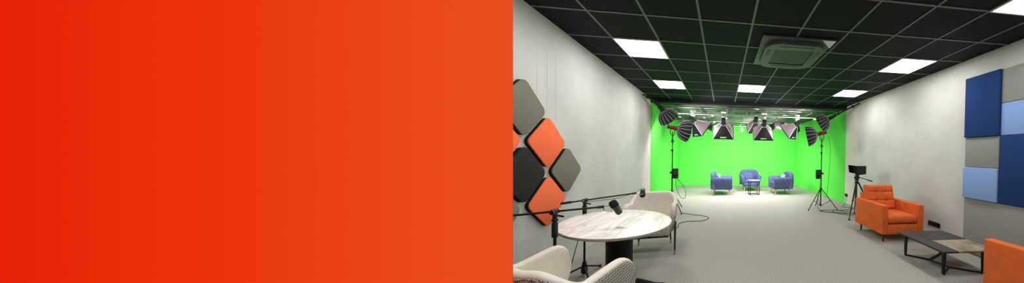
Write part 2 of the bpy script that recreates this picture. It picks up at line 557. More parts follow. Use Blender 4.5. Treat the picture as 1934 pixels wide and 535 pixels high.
# ------------------------------------------------------------------ ceiling air conditioners
def round_sq(w, d, r, n=6):
    out = []
    for cx, cy, a0 in ((w / 2 - r, d / 2 - r, 0), (-w / 2 + r, d / 2 - r, 90), (-w / 2 + r, -d / 2 + r, 180), (w / 2 - r, -d / 2 + r, 270)):
        for k in range(n + 1):
            a = R(a0 + 90 * k / n)
            out.append((cx + r * math.cos(a), cy + r * math.sin(a)))
    return out
def ring(b, outer, inner, z0, z1, mi=0):
    n = len(outer)
    vs = [[b.bm.verts.new((x, y, z)) for x, y in P] for P, z in ((outer, z0), (outer, z1), (inner, z1), (inner, z0))]
    for k in range(n):
        for a in range(4):
            p, q = vs[a], vs[(a + 1) % 4]
            f = b.bm.faces.new((p[k], p[(k + 1) % n], q[(k + 1) % n], q[k])); f.material_index = mi
def air_con(label, x, y, grp):
    t = thing('air_conditioner', label, 'air conditioner', (x, y, ZC), 0, grp)
    b = MB(); b.box((0, 0, -.012), (.97, .97, .024), .004); b.build('mounting_plate', M['ac_plate'], t)
    b = MB(); b.prism([(.485, -.485), (.485, -.28), (.30, -.485)], -.028, -.024); b.prism([(.485, -.485), (.485, -.28), (.30, -.485)], -.03, -.0241)
    b.build('corner_cover', M['white_plastic'], t, smooth=False)  # white wedge paints the lamp-lit corner of the plate
    b = MB(); ring(b, round_sq(.84, .84, .2), round_sq(.56, .52, .02), -.085, -.024); b.build('casing', M['ac_body'], t)
    b = MB(); b.box((0, 0, -.055), (.555, .515, .04))
    b.build('grille', M['ac_grille'], t, smooth=False)
    for sx, sy, lx, ly in ((0, .335, .46, .05), (0, -.335, .46, .05), (.35, 0, .05, .46), (-.35, 0, .05, .46)):
        b = MB(); b.box((sx, sy, -.086), (lx, ly, .006), .002); b.build('air_vane', M['ac_plate'], t)
    return t
AC = air_con('square ceiling air conditioner with dark grille set into the black ceiling tiles', .965, 3.48, 'cassette air conditioners')
ac2 = dup(AC, (.62, 7.9, ZD + .02), 0, 'second ceiling air conditioner above the lighting rails of the green stage')

# ------------------------------------------------------------------ wall panels
def diamond(y, z, m, label, side=.425):
    t = thing('diamond_panel', label, 'wall panel', (XL, y, z), 0, 'diamond panels beside the table')
    mm = Matrix.Rotation(R(90), 4, 'Y') @ Matrix.Rotation(R(45), 4, 'Z')
    P = round_sq(side, side, .055)
    b = MB(); b.prism(P, .036, .05, m=mm, bev=.006); b.build('face', m, t)
    b = MB(); b.prism([(x * .995, y_ * .995) for x, y_ in P], .001, .0375, m=mm); b.build('core', M['felt_side'], t)
    return t
diamond(2.655, 1.89, M['panel_grey'], 'grey diamond wall panel at the top of the diamond cluster')
diamond(2.325, 1.553, M['panel_coral'], 'coral diamond wall panel mostly hidden at the screen edge')
diamond(2.99, 1.553, M['panel_coral'], 'coral diamond wall panel just below the top grey one')
diamond(2.66, 1.212, M['panel_black'], 'black diamond wall panel in the middle of the cluster')
diamond(3.335, 1.216, M['panel_grey'], 'grey diamond wall panel farthest along the wall towards the green stage')
diamond(2.325, .87, M['panel_grey'], 'grey diamond wall panel mostly hidden below the black one')
diamond(3.0, .876, M['panel_coral'], 'lowest coral diamond wall panel behind the microphone booms')

def acoustic(y0, y1, z0, z1, th, m, label):
    t = tag(MB().box((0, 0, 0), (th, y1 - y0 - .004, z1 - z0 - .004), .008, 3).build('acoustic_panel', m), label, 'wall panel', 'acoustic panels behind the coffee table')
    t.location = (XR - th / 2 - .001, (y0 + y1) / 2, (z0 + z1) / 2)
    return t
A0, A1, A2 = 3.285, 2.815, 2.345
acoustic(A1, A0, 1.763, 2.67, .07, M['navy'], 'tall navy acoustic panel topping the column next to the bare wall')
acoustic(A1, A0, 1.315, 1.763, .045, M['grey_fabric'], 'small grey acoustic panel between the tall navy and the light blue ones')
acoustic(A1, A0, .845, 1.315, .075, M['sky_blue'], 'light blue acoustic panel standing proud, above the coffee table')
acoustic(A2, A1, 2.2, 2.66, .045, M['grey_fabric'], 'grey acoustic panel at the top of the column by the photo edge')
acoustic(A2, A1, 1.763, 2.2, .045, M['sky_blue'], 'light blue acoustic panel above the tall navy one by the photo edge')
acoustic(A2, A1, .845, 1.763, .06, M['navy'], 'tall navy acoustic panel by the photo edge, beside two light blue ones')
acoustic(A2, A1 + (A0 - A1), .03, .845, .04, M['grey_fabric'], 'large grey acoustic panel near the floor behind the coffee table')

# ------------------------------------------------------------------ podcast table
EL, ES, EA = .585, .478, math.atan2(.612, -.791)
tb = thing('round_table', 'white marble topped round table on a black pedestal', 'table', (-1.06, 2.572, 0))
b = MB(); b.lathe([(0, .722), (.985, .722), (.997, .727), (1, .735), (1, .74), (.996, .747), (.985, .75), (0, .75)], 72, sx=EL, sy=ES, rotz=EA, mi=0)
o = b.build('tabletop', [M['marble'], M['marble_edge']], tb)
for p in o.data.polygons:
    if p.normal.z < .7: p.material_index = 1
b = MB(); b.lathe([(.145, .04), (.128, .12), (.122, .3), (.122, .5), (.126, .66), (.15, .722)], 40, c=(.03, -.02, 0)); b.build('pedestal', M['pedestal'], tb)
for k in range(4):
    a = R(10 + 90 * k)
    pts = [(.03 + .1 * math.cos(a), -.02 + .1 * math.sin(a), .13), (.03 + .2 * math.cos(a), -.02 + .2 * math.sin(a), .1),
           (.03 + .32 * math.cos(a), -.02 + .32 * math.sin(a), .055), (.03 + .45 * math.cos(a), -.02 + .45 * math.sin(a), .03)]
    b = MB(); b.tube(bez(pts, 6), [.035] * 12 + [.03] * 6 + [.026], 12); b.build('foot', M['pedestal'], tb)
cardm = M['white_plastic']
cd_ = thing('table_card', 'tiny white card with dark print lying on the marble table', 'card', (-.955, 2.36, .7515), R(-20))
b = MB(); b.box((0, 0, .001), (.06, .04, .002)); b.build('card', cardm, cd_, smooth=False)
b = MB(); b.box((-.005, .009, .0022), (.028, .006, .0006)); b.box((-.006, -.010, .0022), (.038, .008, .0006)); b.box((.024, 0, .0022), (.004, .03, .0006), rot=(0, 0, -.3)); b.build('print', M['dark_top'], cd_, smooth=False)

# ------------------------------------------------------------------ cream shell armchairs
def shell_paths():
    """U-shaped plan of the chair shell; u 0..1 from one arm tip round the back to the other"""
    def plan(u, hw, yb, yt):
        # straight arm, round corner, back, corner, arm
        s = abs(u - .5) * 2          # 0 at back centre, 1 at tip
        sg = 1 if u > .5 else -1
        if s < .28:
            return Vector((sg * s / .28 * (hw - .2), yb))
        if s < .6:
            a = (s - .28) / .32 * PI / 2
            return Vector((sg * (hw - .2 + .2 * math.sin(a)), yb + .2 * (1 - math.cos(a))))
        t = (s - .6) / .4
        return Vector((sg * hw, yb + .2 + t * (yt - yb - .2)))
    def rim(u):
        s = abs(u - .5) * 2
        if s < .38: z = .84
        elif s < .66:
            t = (s - .38) / .28; z = .84 - .14 * (3 * t * t - 2 * t ** 3)
        else: z = .70 + .06 * (s - .66) / .34
        if s > .86:
            t = (s - .86) / .14; z -= .17 * (1 - math.sqrt(max(0, 1 - t ** 2.3)))
        return z
    def P(u, v, off):
        ve = math.sin(v * PI / 2) ** .9
        a = plan(u, .285, -.21, .17); c = plan(u, .345, -.27, .335)
        q = a.lerp(c, ve)
        cen = Vector((0, .05))
        d = q - cen
        n = Vector((d.x / .345, max(-1, min(.15, d.y / .35)))).normalized() if d.length else Vector((0, 0))
        q = q - n * off
        z0 = .30
        return Vector((q.x, q.y, z0 + (rim(u) - z0) * v))
    return P, rim
def shell_chair(label, loc, rz):
    t = thing('shell_armchair', label, 'armchair', loc, rz, 'cream podcast armchairs')
    P, rim = shell_paths()
    NU, NV = 90, 14
    # outer woven skin
    def closed(b, o0, o1, topround, mi=0):
        pro = []
        for j in range(NV): pro.append((j / (NV - 1) * topround[0], o0))
        for k in range(1, 6):
            a = PI * k / 6
            mid = (o0 + o1) / 2; rr = (o1 - o0) / 2
            pro.append((topround[0] + topround[1] * math.sin(a), mid - rr * math.cos(a)))
        for j in range(NV): pro.append(((1 - j / (NV - 1)) * topround[0], o1))
        b.grid(lambda u, w: P(u, pro[min(len(pro) - 1, int(round(w * (len(pro) - 1))))][0], pro[min(len(pro) - 1, int(round(w * (len(pro) - 1))))][1]), NU, len(pro), mi=mi)
        # close the arm fronts
        b.bm.verts.ensure_lookup_table()
        vs = b.bm.verts[:]
        n = len(pro)
        f1 = b.bm.faces.new(vs[-n * NU:][:n]); f2 = b.bm.faces.new(vs[-n:][::-1])
        f1.material_index = f2.material_index = mi
        return b
    b = MB(); closed(b, -.004, .012, (.945, .01)); b.build('outer_shell', M['weave'], t, angle=60)
    b = MB(); closed(b, .0, .065, (.96, .04)); b.build('inner_shell', M['cream'], t, angle=60)
    b = MB(); b.box((0, .055, .335), (.53, .46, .13), .03, 4); b.build('seat', M['weave'], t)
    b = MB(); b.cushion((0, .07, .43), (.50, .44, .10), .3, 44, 16); b.build('seat_pad', M['cream'], t)
    b = MB(); b.box((0, .055, .262), (.50, .43, .022), .008); b.build('seat_frame', M['black_metal'], t)
    for sx, sy, fx, fy in ((1, 1, .335, .27), (-1, 1, .335, .27), (1, -1, .24, -.2), (-1, -1, .24, -.2)):
        b = MB(); zt = .47 if sy > 0 else .27
        b.tube([(sx * fx * (1.0 if sy > 0 else .93), fy * (.86 if sy > 0 else .9), zt), (sx * fx, fy, .06)], [.019, .012], 12); 
        lg = b.build('leg', M['wood_dark'], t)
        b = MB(); b.tube([(sx * fx, fy, .062), (sx * fx * 1.005, fy * 1.01, 0)], [.0125, .009], 12); b.build('leg_tip', M['steel'], lg)
    return t
SA = shell_chair('cream shell armchair with houndstooth back, seen from behind in front of the marble table', (-1.06, 1.62, 0), math.atan2(-.42, .90))
dup(SA, (-1.035, 3.74, 0), PI + .12, 'cream shell armchair facing the camera beyond the marble table')

# ------------------------------------------------------------------ microphone booms
def mic_stand(label, J, tip, tail, zhub, spread, rot):
    J, tip, tail = Vector(J), Vector(tip), Vector(tail)
    t = thing('microphone_stand', label, 'microphone stand', (J.x, J.y, 0), 0, 'microphone boom stands')
    j = Vector((0, 0, J.z)); tp = tip - Vector((J.x, J.y, 0)); tl = tail - Vector((J.x, J.y, 0))
    b = MB(); b.cyl((0, 0, max(.05, zhub - .1)), (0, 0, J.z - .02), .011); b.build('pole', M['black_metal'], t)
    b = MB(); b.lathe([(.012, J.z - .22), (.022, J.z - .21), (.022, J.z - .10), (.017, J.z - .09), (.014, J.z - .085)], 18); b.build('clutch', M['black_plastic'], t)
    b = MB(); b.cyl((0, 0, J.z - .06), (0, 0, J.z + .012), .017); b.tube([j + Vector((-.0, -.032, 0)), j + Vector((0, .032, 0))], .022, 14); b.cyl(j + Vector((.0, .03, -.04)), j + Vector((.05, .03, -.05)), .008); b.build('swivel', M['black_plastic'], t)
    for s_ in (-1, 1):
        b = MB(); b.cyl(j + Vector((0, s_ * .033, 0)), j + Vector((0, s_ * .04, 0)), .019, seg=18); b.build('clamp_washer', M['chrome'], t)
    b = MB(); b.lathe([(.012, J.z - .085), (.024, J.z - .08), (.024, J.z - .066), (.012, J.z - .06)], 16); b.build('lock_ring', M['black_plastic'], t)
    b = MB(); b.cyl(tl, tp, .0085, seg=12); bo = b.build('boom_arm', M['black_metal'], t)
    d = (tp - tl).normalized()
    b = MB(); b.cyl(tl, tl + d * .1, .014, seg=14); b.build('counterweight', M['black_plastic'], bo)
    b = MB(); b.cyl(tp - d * .05, tp, .012, seg=14); b.build('boom_tip', M['black_plastic'], bo)
    b = MB(); b.lathe([(.014, zhub + .07), (.02, zhub + .06), (.034, zhub - .02), (.034, zhub - .06), (.02, zhub - .08)], 18); b.build('hub', M['black_plastic'], t)
    for k in range(3):
        a = rot + k * 2 * PI / 3
        b = MB(); b.tube([(.03 * math.cos(a), .03 * math.sin(a), zhub), (spread * math.cos(a), spread * math.sin(a), .015)], .0095, 10)
        lg = b.build('leg', M['black_metal'], t)
        b = MB(); b.lathe([(.013, .0), (.015, .012), (.012, .03)], 12, c=(spread * math.cos(a), spread * math.sin(a), 0)); b.build('foot_cap', M['black_plastic'], lg)
    return t
J1, J2 = (-1.385, 2.165, .95), (-1.60, 3.0, .885)
T1, T2 = (-1.045, 2.26, .967), (-1.10, 3.22, .935)
mic_stand('black microphone stand whose boom is cut off by the screen edge', J1, T1, (-1.80, 2.06, .93), .53, .16, R(150))
mic_stand('black microphone stand behind the marble table, its boom reaching the far cream armchair', J2, T2, (-1.80, 2.905, .868), .1, .22, R(70))
def microphone(label, P, ax, yoke_from):
    P, ax = Vector(P), Vector(ax).normalized()
    t = thing('microphone', label, 'microphone', P, 0, 'broadcast microphones')
    m = ax.to_track_quat('Z', 'Y').to_matrix().to_4x4()
    b = MB(); b.lathe([(0, -.058), (.022, -.055), (.032, -.045), (.035, -.03), (.035, .0), (.033, .008)], 24, m=m); b.build('windscreen', M['foam'], t)
    b = MB(); b.lathe([(.029, .004), (.029, .06), (.027, .075), (.02, .08), (.02, .086), (0, .086)], 24, m=m); b.build('body', mat('mic_grey', rgb(58, 58, 58), .35), t)
    y0 = Vector(yoke_from) - P
    s1 = m @ Vector((0, .037, .03)); s2 = m @ Vector((0, -.037, .03))
    b = MB()
    b.tube(bez([s1, s1 * .6 + y0 * .55 + (s1 - s2) * .3, y0, s2 * .6 + y0 * .55 - (s1 - s2) * .3, s2], 6), .004, 8)
    b.build('yoke', M['steel'], t)
    return t
microphone('black broadcast microphone with foam windscreen above the middle of the marble table', (-.962, 2.28, .968), (.42, .1, -.75), T1)
microphone('broadcast microphone seen end-on in front of the far cream armchair', (-1.03, 3.24, .925), (.2, -.5, .65), T2)
tag(MB().tube(bez([(-1.60, 3.02, .86), (-1.45, 3.1, .87), (-1.3, 3.13, .885), (-1.15, 3.2, .925)]), .003, 8).build('microphone_cable', M['cable']), 'thin cable slung along the boom of the microphone near the wall', 'cable')
tag(MB().tube(bez([(-1.47, 2.76, .715), (-1.53, 2.72, .45), (-1.58, 2.66, .16), (-1.66, 2.55, .012), (-1.8, 2.4, .008)]), .004, 8).build('table_cable', M['cable']), 'thin black cable hanging from the marble table to the floor by the wall', 'cable')

# ------------------------------------------------------------------ orange armchairs
def orange_chair(label, loc, rz):
    t = thing('orange_armchair', label, 'armchair', loc, rz, 'orange velvet armchairs')
    W, D = .78, .80     # front is -y
    for s in (-1, 1):
        b = MB(); b.box((s * (W / 2 - .055), 0, .39), (.11, D, .49), .014, 3); b.build('armrest', M['orange'], t)
    b = MB(); b.box((0, .0, .225), (W - .22 - .002, D - .012, .16), .01, 2); b.build('base', M['orange'], t)
    b = MB(); b.box((0, D / 2 - .06, .52), (W - .222, .12, .46), .015, 3, rot=(R(-6), 0, 0)); b.build('back_frame', M['orange'], t)
    b = MB(); b.pad((0, -.075, .385), (W - .225, .64, .125), 40, None, lambda x, y: .012 * math.cos(x * 4) * math.cos(y * 4), .03)
    b.build('seat_cushion', M['orange'], t, angle=80)
    cw, ch = W - .20, .48
    bx = [-cw / 6, cw / 6]; bz = [-ch / 6 + .02, ch / 6 + .02]
    def hf(x, y):
        z = .018
        for q in bx:
            z -= .016 * math.exp(-((x - q) / .014) ** 2)
        for q in bz:
            z -= .016 * math.exp(-((y - q) / .014) ** 2)
        for qx in bx:
            for qz in bz:
                z -= .022 * math.exp(-((x - qx) ** 2 + (y - qz) ** 2) / .03 ** 2)
        return z
    m = Matrix.Rotation(R(90 - 12), 4, 'X')
    b = MB(); b.pad((0, .235, .665), (cw, ch, .15), 56, m, hf, .05)
    bc = b.build('back_cushion', M['orange'], t, angle=80)
    for qx in bx:
        for qz in bz:
            b = MB(); b.cushion((0, .235, .665), (.024, .024, .014), .9, 14, 8, m=m @ Matrix.Translation((qx, qz, .058)))
            b.build('button', M['orange'], bc)
    for sx in (-1, 1):
        for sy in (-1, 1):
            b = MB(); b.tube([(sx * (W / 2 - .09), sy * (D / 2 - .09), .148), (sx * (W / 2 - .083), sy * (D / 2 - .083), 0)], [.022, .014], 12); b.build('leg', M['wood_dark'], t)
    return t
OC = orange_chair('orange velvet armchair with tufted back facing the camera, behind the coffee table', (3.035, 4.085, 0), R(1.5))
dup(OC, (3.085, 1.77, 0), PI + R(7), 'orange armchair seen from its side, cut off at the photo corner')

# ------------------------------------------------------------------ coffee table
ct = thing('coffee_table', 'low black square coffee table with a brown stone inset between the orange armchairs', 'coffee table', (2.965, 2.88, 0))
hx, hy, zt = .37, .375, .34
sx0 = -.165
b = MB(); b.prism([(-hx, -hy), (sx0 - .003, -hy), (sx0 - .003, hy), (-hx, hy)], zt - .016, zt)
b.build('top_plank', M['dark_top'], ct, smooth=False)
b = MB(); b.prism([(sx0 + .003, -.002), (hx, -.002), (hx, hy), (sx0 + .003, hy)], zt - .016, zt); b.build('top_plank', M['dark_top'], ct, smooth=False)
b = MB(); b.prism([(sx0 + .003, -hy), (hx, -hy), (hx, -.006), (sx0 + .003, -.006)], zt - .016, zt - .001); tag(b.build('stone_inset', M['brown_marble'], ct, smooth=False), 'brown veined stone inset')
b = MB(); b.box((0, 0, zt - .022), (2 * hx - .02, 2 * hy - .02, .01)); b.build('top_frame', M['black_metal'], ct, smooth=False)
LG = [(-.275, .32), (-.235, -.25), (.30, .32), (.30, -.27)]
for lx, ly in LG:
    b = MB(); b.box((lx, ly, (zt - .03) / 2 + .005), (.026, .05, zt - .03), .004, taper=.7); b.build('leg', M['black_metal'], ct)
b = MB()
b.tube([(-.275, .32, .013), (-.06, .14, .013), (.30, .32, .013)], .012, 8)
b.tube([(-.06, .14, .013), (-.0, -.1, .013), (-.235, -.25, .013)], .012, 8)
b.tube([(0, -.1, .013), (.30, -.27, .013)], .012, 8)
b.build('base_rail', M['black_metal'], ct)

# ------------------------------------------------------------------ sockets on the wall
def socket(label, y, z, w, h, n):
    t = thing('wall_socket', label, 'socket', (XR, y, z))
    b = MB(); b.box((-.006, 0, 0), (.012, w, h), .003); b.build('face_plate', M['black_plastic'], t)
    for k in range(n):
        b = MB(); b.lathe([(.018, 0), (.022, .003), (.022, .006)], 20, c=(-.012, -w / 2 + w * (k + .5) / n, 0), m=Matrix.Rotation(R(-90), 4, 'Y')); b.build('outlet', M['screen_dark'], t)
socket('long black wall socket strip between the orange armchair and grey panel', 3.83, .26, .24, .085, 3)
socket('small black wall socket by the edge of the green wall', 6.9, .26, .16, .09, 2)

# ------------------------------------------------------------------ camera on tripod
tr = thing('camera_tripod', 'black camera tripod by the wall behind the orange armchair', 'tripod', (3.22, 5.42, 0))
feet = [(-.36, -.33), (.12, .28), (.36, -.22)]
for fx, fy in feet:
    tp = Vector((fx * .09, fy * .09, .82)); ft = Vector((fx, fy, .015))
    b = MB(); b.tube([tp, tp.lerp(ft, .5)], [.019, .017], 10); b.tube([tp.lerp(ft, .47), tp.lerp(ft, .78)], .0135, 10); b.tube([tp.lerp(ft, .76), ft], .010, 10)
    lg = b.build('leg', M['black_metal'], tr)
    b = MB(); q = tp.lerp(ft, .5); b.lathe([(.02, -.018), (.023, 0), (.02, .018)], 12, c=q); q = tp.lerp(ft, .77); b.lathe([(.015, -.015), (.018, 0), (.015, .015)], 12, c=q); b.build('leg_clamp', M['black_plastic'], lg)
    b = MB(); b.lathe([(.028, 0), (.028, .01), (.012, .03)], 14, c=(fx, fy, 0)); b.build('foot', M['black_plastic'], lg)
b = MB(); b.cyl((0, 0, .45), (0, 0, .87), .014); b.build('centre_column', M['black_metal'], tr)
b = MB(); b.lathe([(.035, .79), (.05, .80), (.05, .835), (.03, .85)], 18); b.build('spider', M['black_plastic'], tr)
b = MB(); b.lathe([(.03, .86), (.042, .865), (.042, .90), (.03, .905)], 20); b.box((0, 0, .945), (.06, .075, .09), .012); b.cyl((-.06, 0, .94), (.06, 0, .94), .028); b.box((0, 0, .997), (.07, .1, .018), .004); b.build('head', M['black_plastic'], tr)
b = MB(); b.cyl((.04, -.02, .95), (.26, -.15, .875), .008); b.cyl((.19, -.11, .898), (.29, -.168, .864), .014); b.build('pan_handle', M['black_plastic'], tr)
cm = thing('studio_camera', 'black camera with a flared monitor hood on the tripod', 'camera', (3.22, 5.42, 1.006))
b = MB(); b.box((.07, .02, .06), (.15, .14, .115), .012); b.build('body', M['black_plastic'], cm)
b = MB(); b.box((.05, -.1, .12), (.24, .02, .2), .006); b.build('monitor', M['black_plastic'], cm)
b = MB(); b.box((.05, -.112, .12), (.21, .004, .16)); b.build('monitor_screen', M['screen_dark'], cm, smooth=False)
b = MB()   # hood flares towards the set side
o4 = [(-.22, -.19, .235), (-.22, .02, .235), (-.19, .02, .055), (-.19, -.19, .055)]
i4 = [(-.06, -.12, .215), (-.06, .0, .215), (-.06, .0, .03), (-.06, -.12, .03)]
vo = [b.bm.verts.new(p) for p in o4]; vi = [b.bm.verts.new(p) for p in i4]
for k_ in range(4):
    b.bm.faces.new((vo[k_], vo[(k_ + 1) % 4], vi[(k_ + 1) % 4], vi[k_]))
b.bm.faces.new(vi); 
bmesh.ops.solidify(b.bm, geom=b.bm.faces[:], thickness=.006)
b.build('hood', M['black_plastic'], cm, smooth=False)
b = MB(); b.cyl((.07, .09, .06), (.07, .19, .06), .042, .045, 20); b.build('lens', M['black_plastic'], cm)
b = MB(); b.tube(bez([(-.0, -.06, .1), (-.09, -.1, .0), (-.11, -.09, -.1), (-.06, -.05, -.14), (-.03, -.03, -.05)]), .004, 8); b.build('cable_loop', M['cable'], cm)

# ------------------------------------------------------------------ octagonal softboxes and stands
def octabox(name, label, loc, aim, group, rad=.285, depth=.27, lamp='red', logo=True, lamp_len=.2):
    """apex (speed ring) at loc, opening along aim"""
    t = thing(name, label, 'studio light', loc, 0, group)
    aim = Vector(aim).normalized()
    q = aim.to_track_quat('Z', 'Y')
    t.rotation_mode = 'XYZ'
    t.rotation_euler = q.to_euler()
    N = 16
    prof = []
    for k in range(9):
        s = k / 8
        a = s * R(82)
        prof.append((.055 + (rad - .055) * math.sin(a) ** .95, depth * (1 - math.cos(a)) / (1 - math.cos(R(82)))))
    b = MB()
    def f(u, v):
        i = min(8, int(round(v * 8)))
        r, z = prof[i]
        a = u * 2 * PI
        sag = 1 - .035 * abs(math.sin(a * N / 2)) * (i > 0)
        return Vector((r * sag * math.cos(a), r * sag * math.sin(a), z))
    b.grid(f, N * 4, 9, True)
    bmesh.ops.solidify(b.bm, geom=b.bm.faces[:], thickness=.004)
    dome = b.build('softbox_dome', M['softbox_black'], t, angle=70)
    b = MB()
    for k in range(N):
        a = 2 * PI * k / N
        b.tube([((r + .002) * math.cos(a), (r + .002) * math.sin(a), z) for r, z in prof], .0035, 6)
    b.build('rib', M['seam'], dome)
    b = MB(); b.lathe([(.0, depth - .035), (rad * .93, depth - .035)], 48)
    d = b.build('diffuser', M['domelight'], t, smooth=False)
    nrm = sum((p.normal.z for p in d.data.polygons))
    if nrm < 0:
        for p in d.data.polygons: p.flip()
    b = MB(); b.lathe([(.05, -.03), (.075, -.025), (.08, 0), (.07, .02), (.055, .022)], 24); b.build('speed_ring', M['steel'], t)
    b = MB(); b.lathe([(.03, -.03 - lamp_len), (.045, -.025 - lamp_len), (.05, -.05), (.05, -.028), (.04, -.02)], 22)
    for k in range(4):
        z = -.06 - k * .03
        b.lathe([(.05, z), (.056, z - .004), (.056, z - .012), (.05, z - .016)], 22)
    b.build('lamp_body', M['red_metal'] if lamp == 'red' else M['black_plastic'], t)
    b = MB(); b.lathe([(.0, -.06 - lamp_len), (.045, -.055 - lamp_len), (.052, -.04 - lamp_len), (.05, -.025 - lamp_len)], 22); b.build('end_cap', M['black_plastic'], t)
    return t, q
def light_stand(label, x, y, ztop, feet, box_side, zleg=.55):
    t = thing('light_stand', label, 'light stand', (x, y, 0), 0, 'light stands')
    b = MB(); b.cyl((0, 0, .09), (0, 0, 1.0), .016); b.cyl((0, 0, .98), (0, 0, 1.55), .0135); b.cyl((0, 0, 1.5), (0, 0, ztop - .1), .0115)
    b.build('pole', M['black_metal'], t)
    for z in (.99, 1.53):
        b = MB(); b.lathe([(.014, z - .03), (.024, z - .025), (.024, z + .025), (.013, z + .03)], 16); b.cyl((0, 0, z), (-.045, -.015, z), .009); b.build('clamp_collar', M['black_plastic'], t)
    b = MB(); b.lathe([(.018, zleg - .03), (.03, zleg - .02), (.03, zleg + .02), (.018, zleg + .03)], 16); b.build('collar', M['black_plastic'], t)
    b = MB(); b.lathe([(.018, .08), (.026, .085), (.026, .115), (.018, .12)], 16); b.build('brace_collar', M['black_plastic'], t)
    for fx, fy in feet:
        d = Vector((fx, fy, 0)).normalized()
        top = d * .025 + Vector((0, 0, zleg)); ft = Vector((fx, fy, .012))
        b = MB(); b.tube([top, ft], .0105, 10); lg = b.build('leg', M['black_metal'], t)
        b = MB(); b.tube([d * .022 + Vector((0, 0, .1)), top.lerp(ft, .56)], .007, 8); b.build('brace', M['black_metal'], lg)
        b = MB(); b.lathe([(.014, 0), (.016, .012), (.012, .03)], 12, c=(fx, fy, 0)); b.build('foot_cap', M['black_plastic'], lg)
    # spigot and yoke
    b = MB(); b.lathe([(.014, ztop - .38), (.024, ztop - .37), (.024, ztop - .30), (.016, ztop - .29)], 14); b.cyl((-.05, 0, ztop - .335), (.05, .0, ztop - .335), .008)
    b.tube(bez([(-.05, 0, ztop), (-.05, 0, ztop - .14), (0, 0, ztop - .2), (.05, 0, ztop - .14), (.05, 0, ztop)], 5), .009, 8)
    b.cyl((0, 0, ztop - .3), (0, 0, ztop - .19), .013); b.build('yoke', M['black_plastic'], t)
    pb = thing('power_box', 'black power box clamped to the ' + ('light stand by the socket' if box_side < 0 else 'light stand behind the far cream armchair'), 'power box', (x + box_side * .085, y - .01, .95), 0, 'power boxes on the light stands')
    b = MB(); b.box((0, 0, 0), (.13, .08, .25), .01); b.build('housing', M['black_plastic'], pb)
    b = MB(); b.box((0, -.042, .03), (.09, .004, .1)); b.build('front_panel', M['dark_top'], pb, smooth=False)
    for zz in (-.07, -.095):
        b = MB(); b.lathe([(.012, 0), (.01, .015)], 12, c=(.03, -.04, zz), m=Matrix.Rotation(R(90), 4, 'X')); b.build('knob', M['steel'], pb)
    b = MB(); b.tube([(-box_side * .055, 0, .02), (-box_side * .11, .0, .02)], .018, 10); b.box((-box_side * .125, 0, .02), (.03, .05, .05), .006); b.build('clamp', M['black_plastic'], pb)
    return t
SRX, SRY = 2.66, 6.22
light_stand('light stand on the bare carpet next to the wall socket and tripod', SRX, SRY, 2.05, [(-.40, -.16), (.40, -.18), (.03, .42)], -1)
aim = Vector((-.86, .35, -.20)).normalized()
pr_ = Vector((SRX, SRY, 2.07)) - aim * -.14
octabox('studio_light', 'dome softbox light on the stand next to the tripod, with red lamp body', pr_, aim, 'dome softbox lights')
SLX, SLY = -1.265, 6.2
light_stand('light stand rising behind the far cream armchair', SLX, SLY, 2.10, [(.30, -.36), (.17, .45), (-.45, -.1)], 1, .5)
aim = Vector((.82, .42, -.16)).normalized()
octabox('studio_light', 'dome softbox light on the stand behind the cream armchair, with red lamp body', Vector((SLX, SLY, 2.10)) + aim * .13, aim, 'dome softbox lights')
# ceiling hung domes
aim = Vector((.42, .55, -.62)).normalized()
octabox('studio_light', 'dome softbox light hung at the end of the grey wall with diamonds', Vector((-1.64, 6.78, 2.60)), aim, 'dome softbox lights', lamp='black')
aim = Vector((-.62, .5, -.42)).normalized()
octabox('studio_light', 'dome softbox light hung above the light stand by the wall socket', Vector((3.12, 6.85, 2.55)), aim, 'dome softbox lights', lamp='black')

# ------------------------------------------------------------------ lighting grid of the stage
def rail(label, p0, p1):
    t = thing('lighting_rail', label, 'rail', p0, 0, 'ceiling lighting rails')
    d = Vector(p1) - Vector(p0)
    along_y = abs(d.y) > abs(d.x)
    L = d.length
    c = d / 2
    w = .032
    sz = (w, L, .035) if along_y else (L, w, .035)
    b = MB(); b.box(c, sz, .006); b.build('channel', M['rail_metal'], t)
    n = max(2, int(L / 1.3))
    for k in range(n):
        q = d * ((k + .5) / n)
        hz = ZD + .04 - p0[2]
        b = MB(); b.cyl(q + Vector((0, 0, .01)), q + Vector((0, 0, hz)), .009); b.box(q + Vector((0, 0, .03)), (.06, .06, .03), .004); b.build('hanger', M['steel'], t)
        b = MB(); b.box(d * ((k + .85) / n) + Vector((0, 0, -.035)), (.075, .075, .05), .01); b.build('carriage', M['white_plastic'], t)
for i, x in enumerate((-1.55, -.7, .1, 1.32, 1.95, 2.75)):
    rail('%s ceiling rail running towards the green wall, counted from the marble table side' % ('first second third fourth fifth sixth'.split()[i]), (x, YG + .25, 2.80), (x, YB - .3, 2.80))
for i, y in enumerate((7.75, 9.3, 10.6)):
    rail(('front', 'middle', 'rear')[i] + ' cross rail of the stage lighting grid', (XBL + .15, y, 2.715), (3.3, y, 2.715))

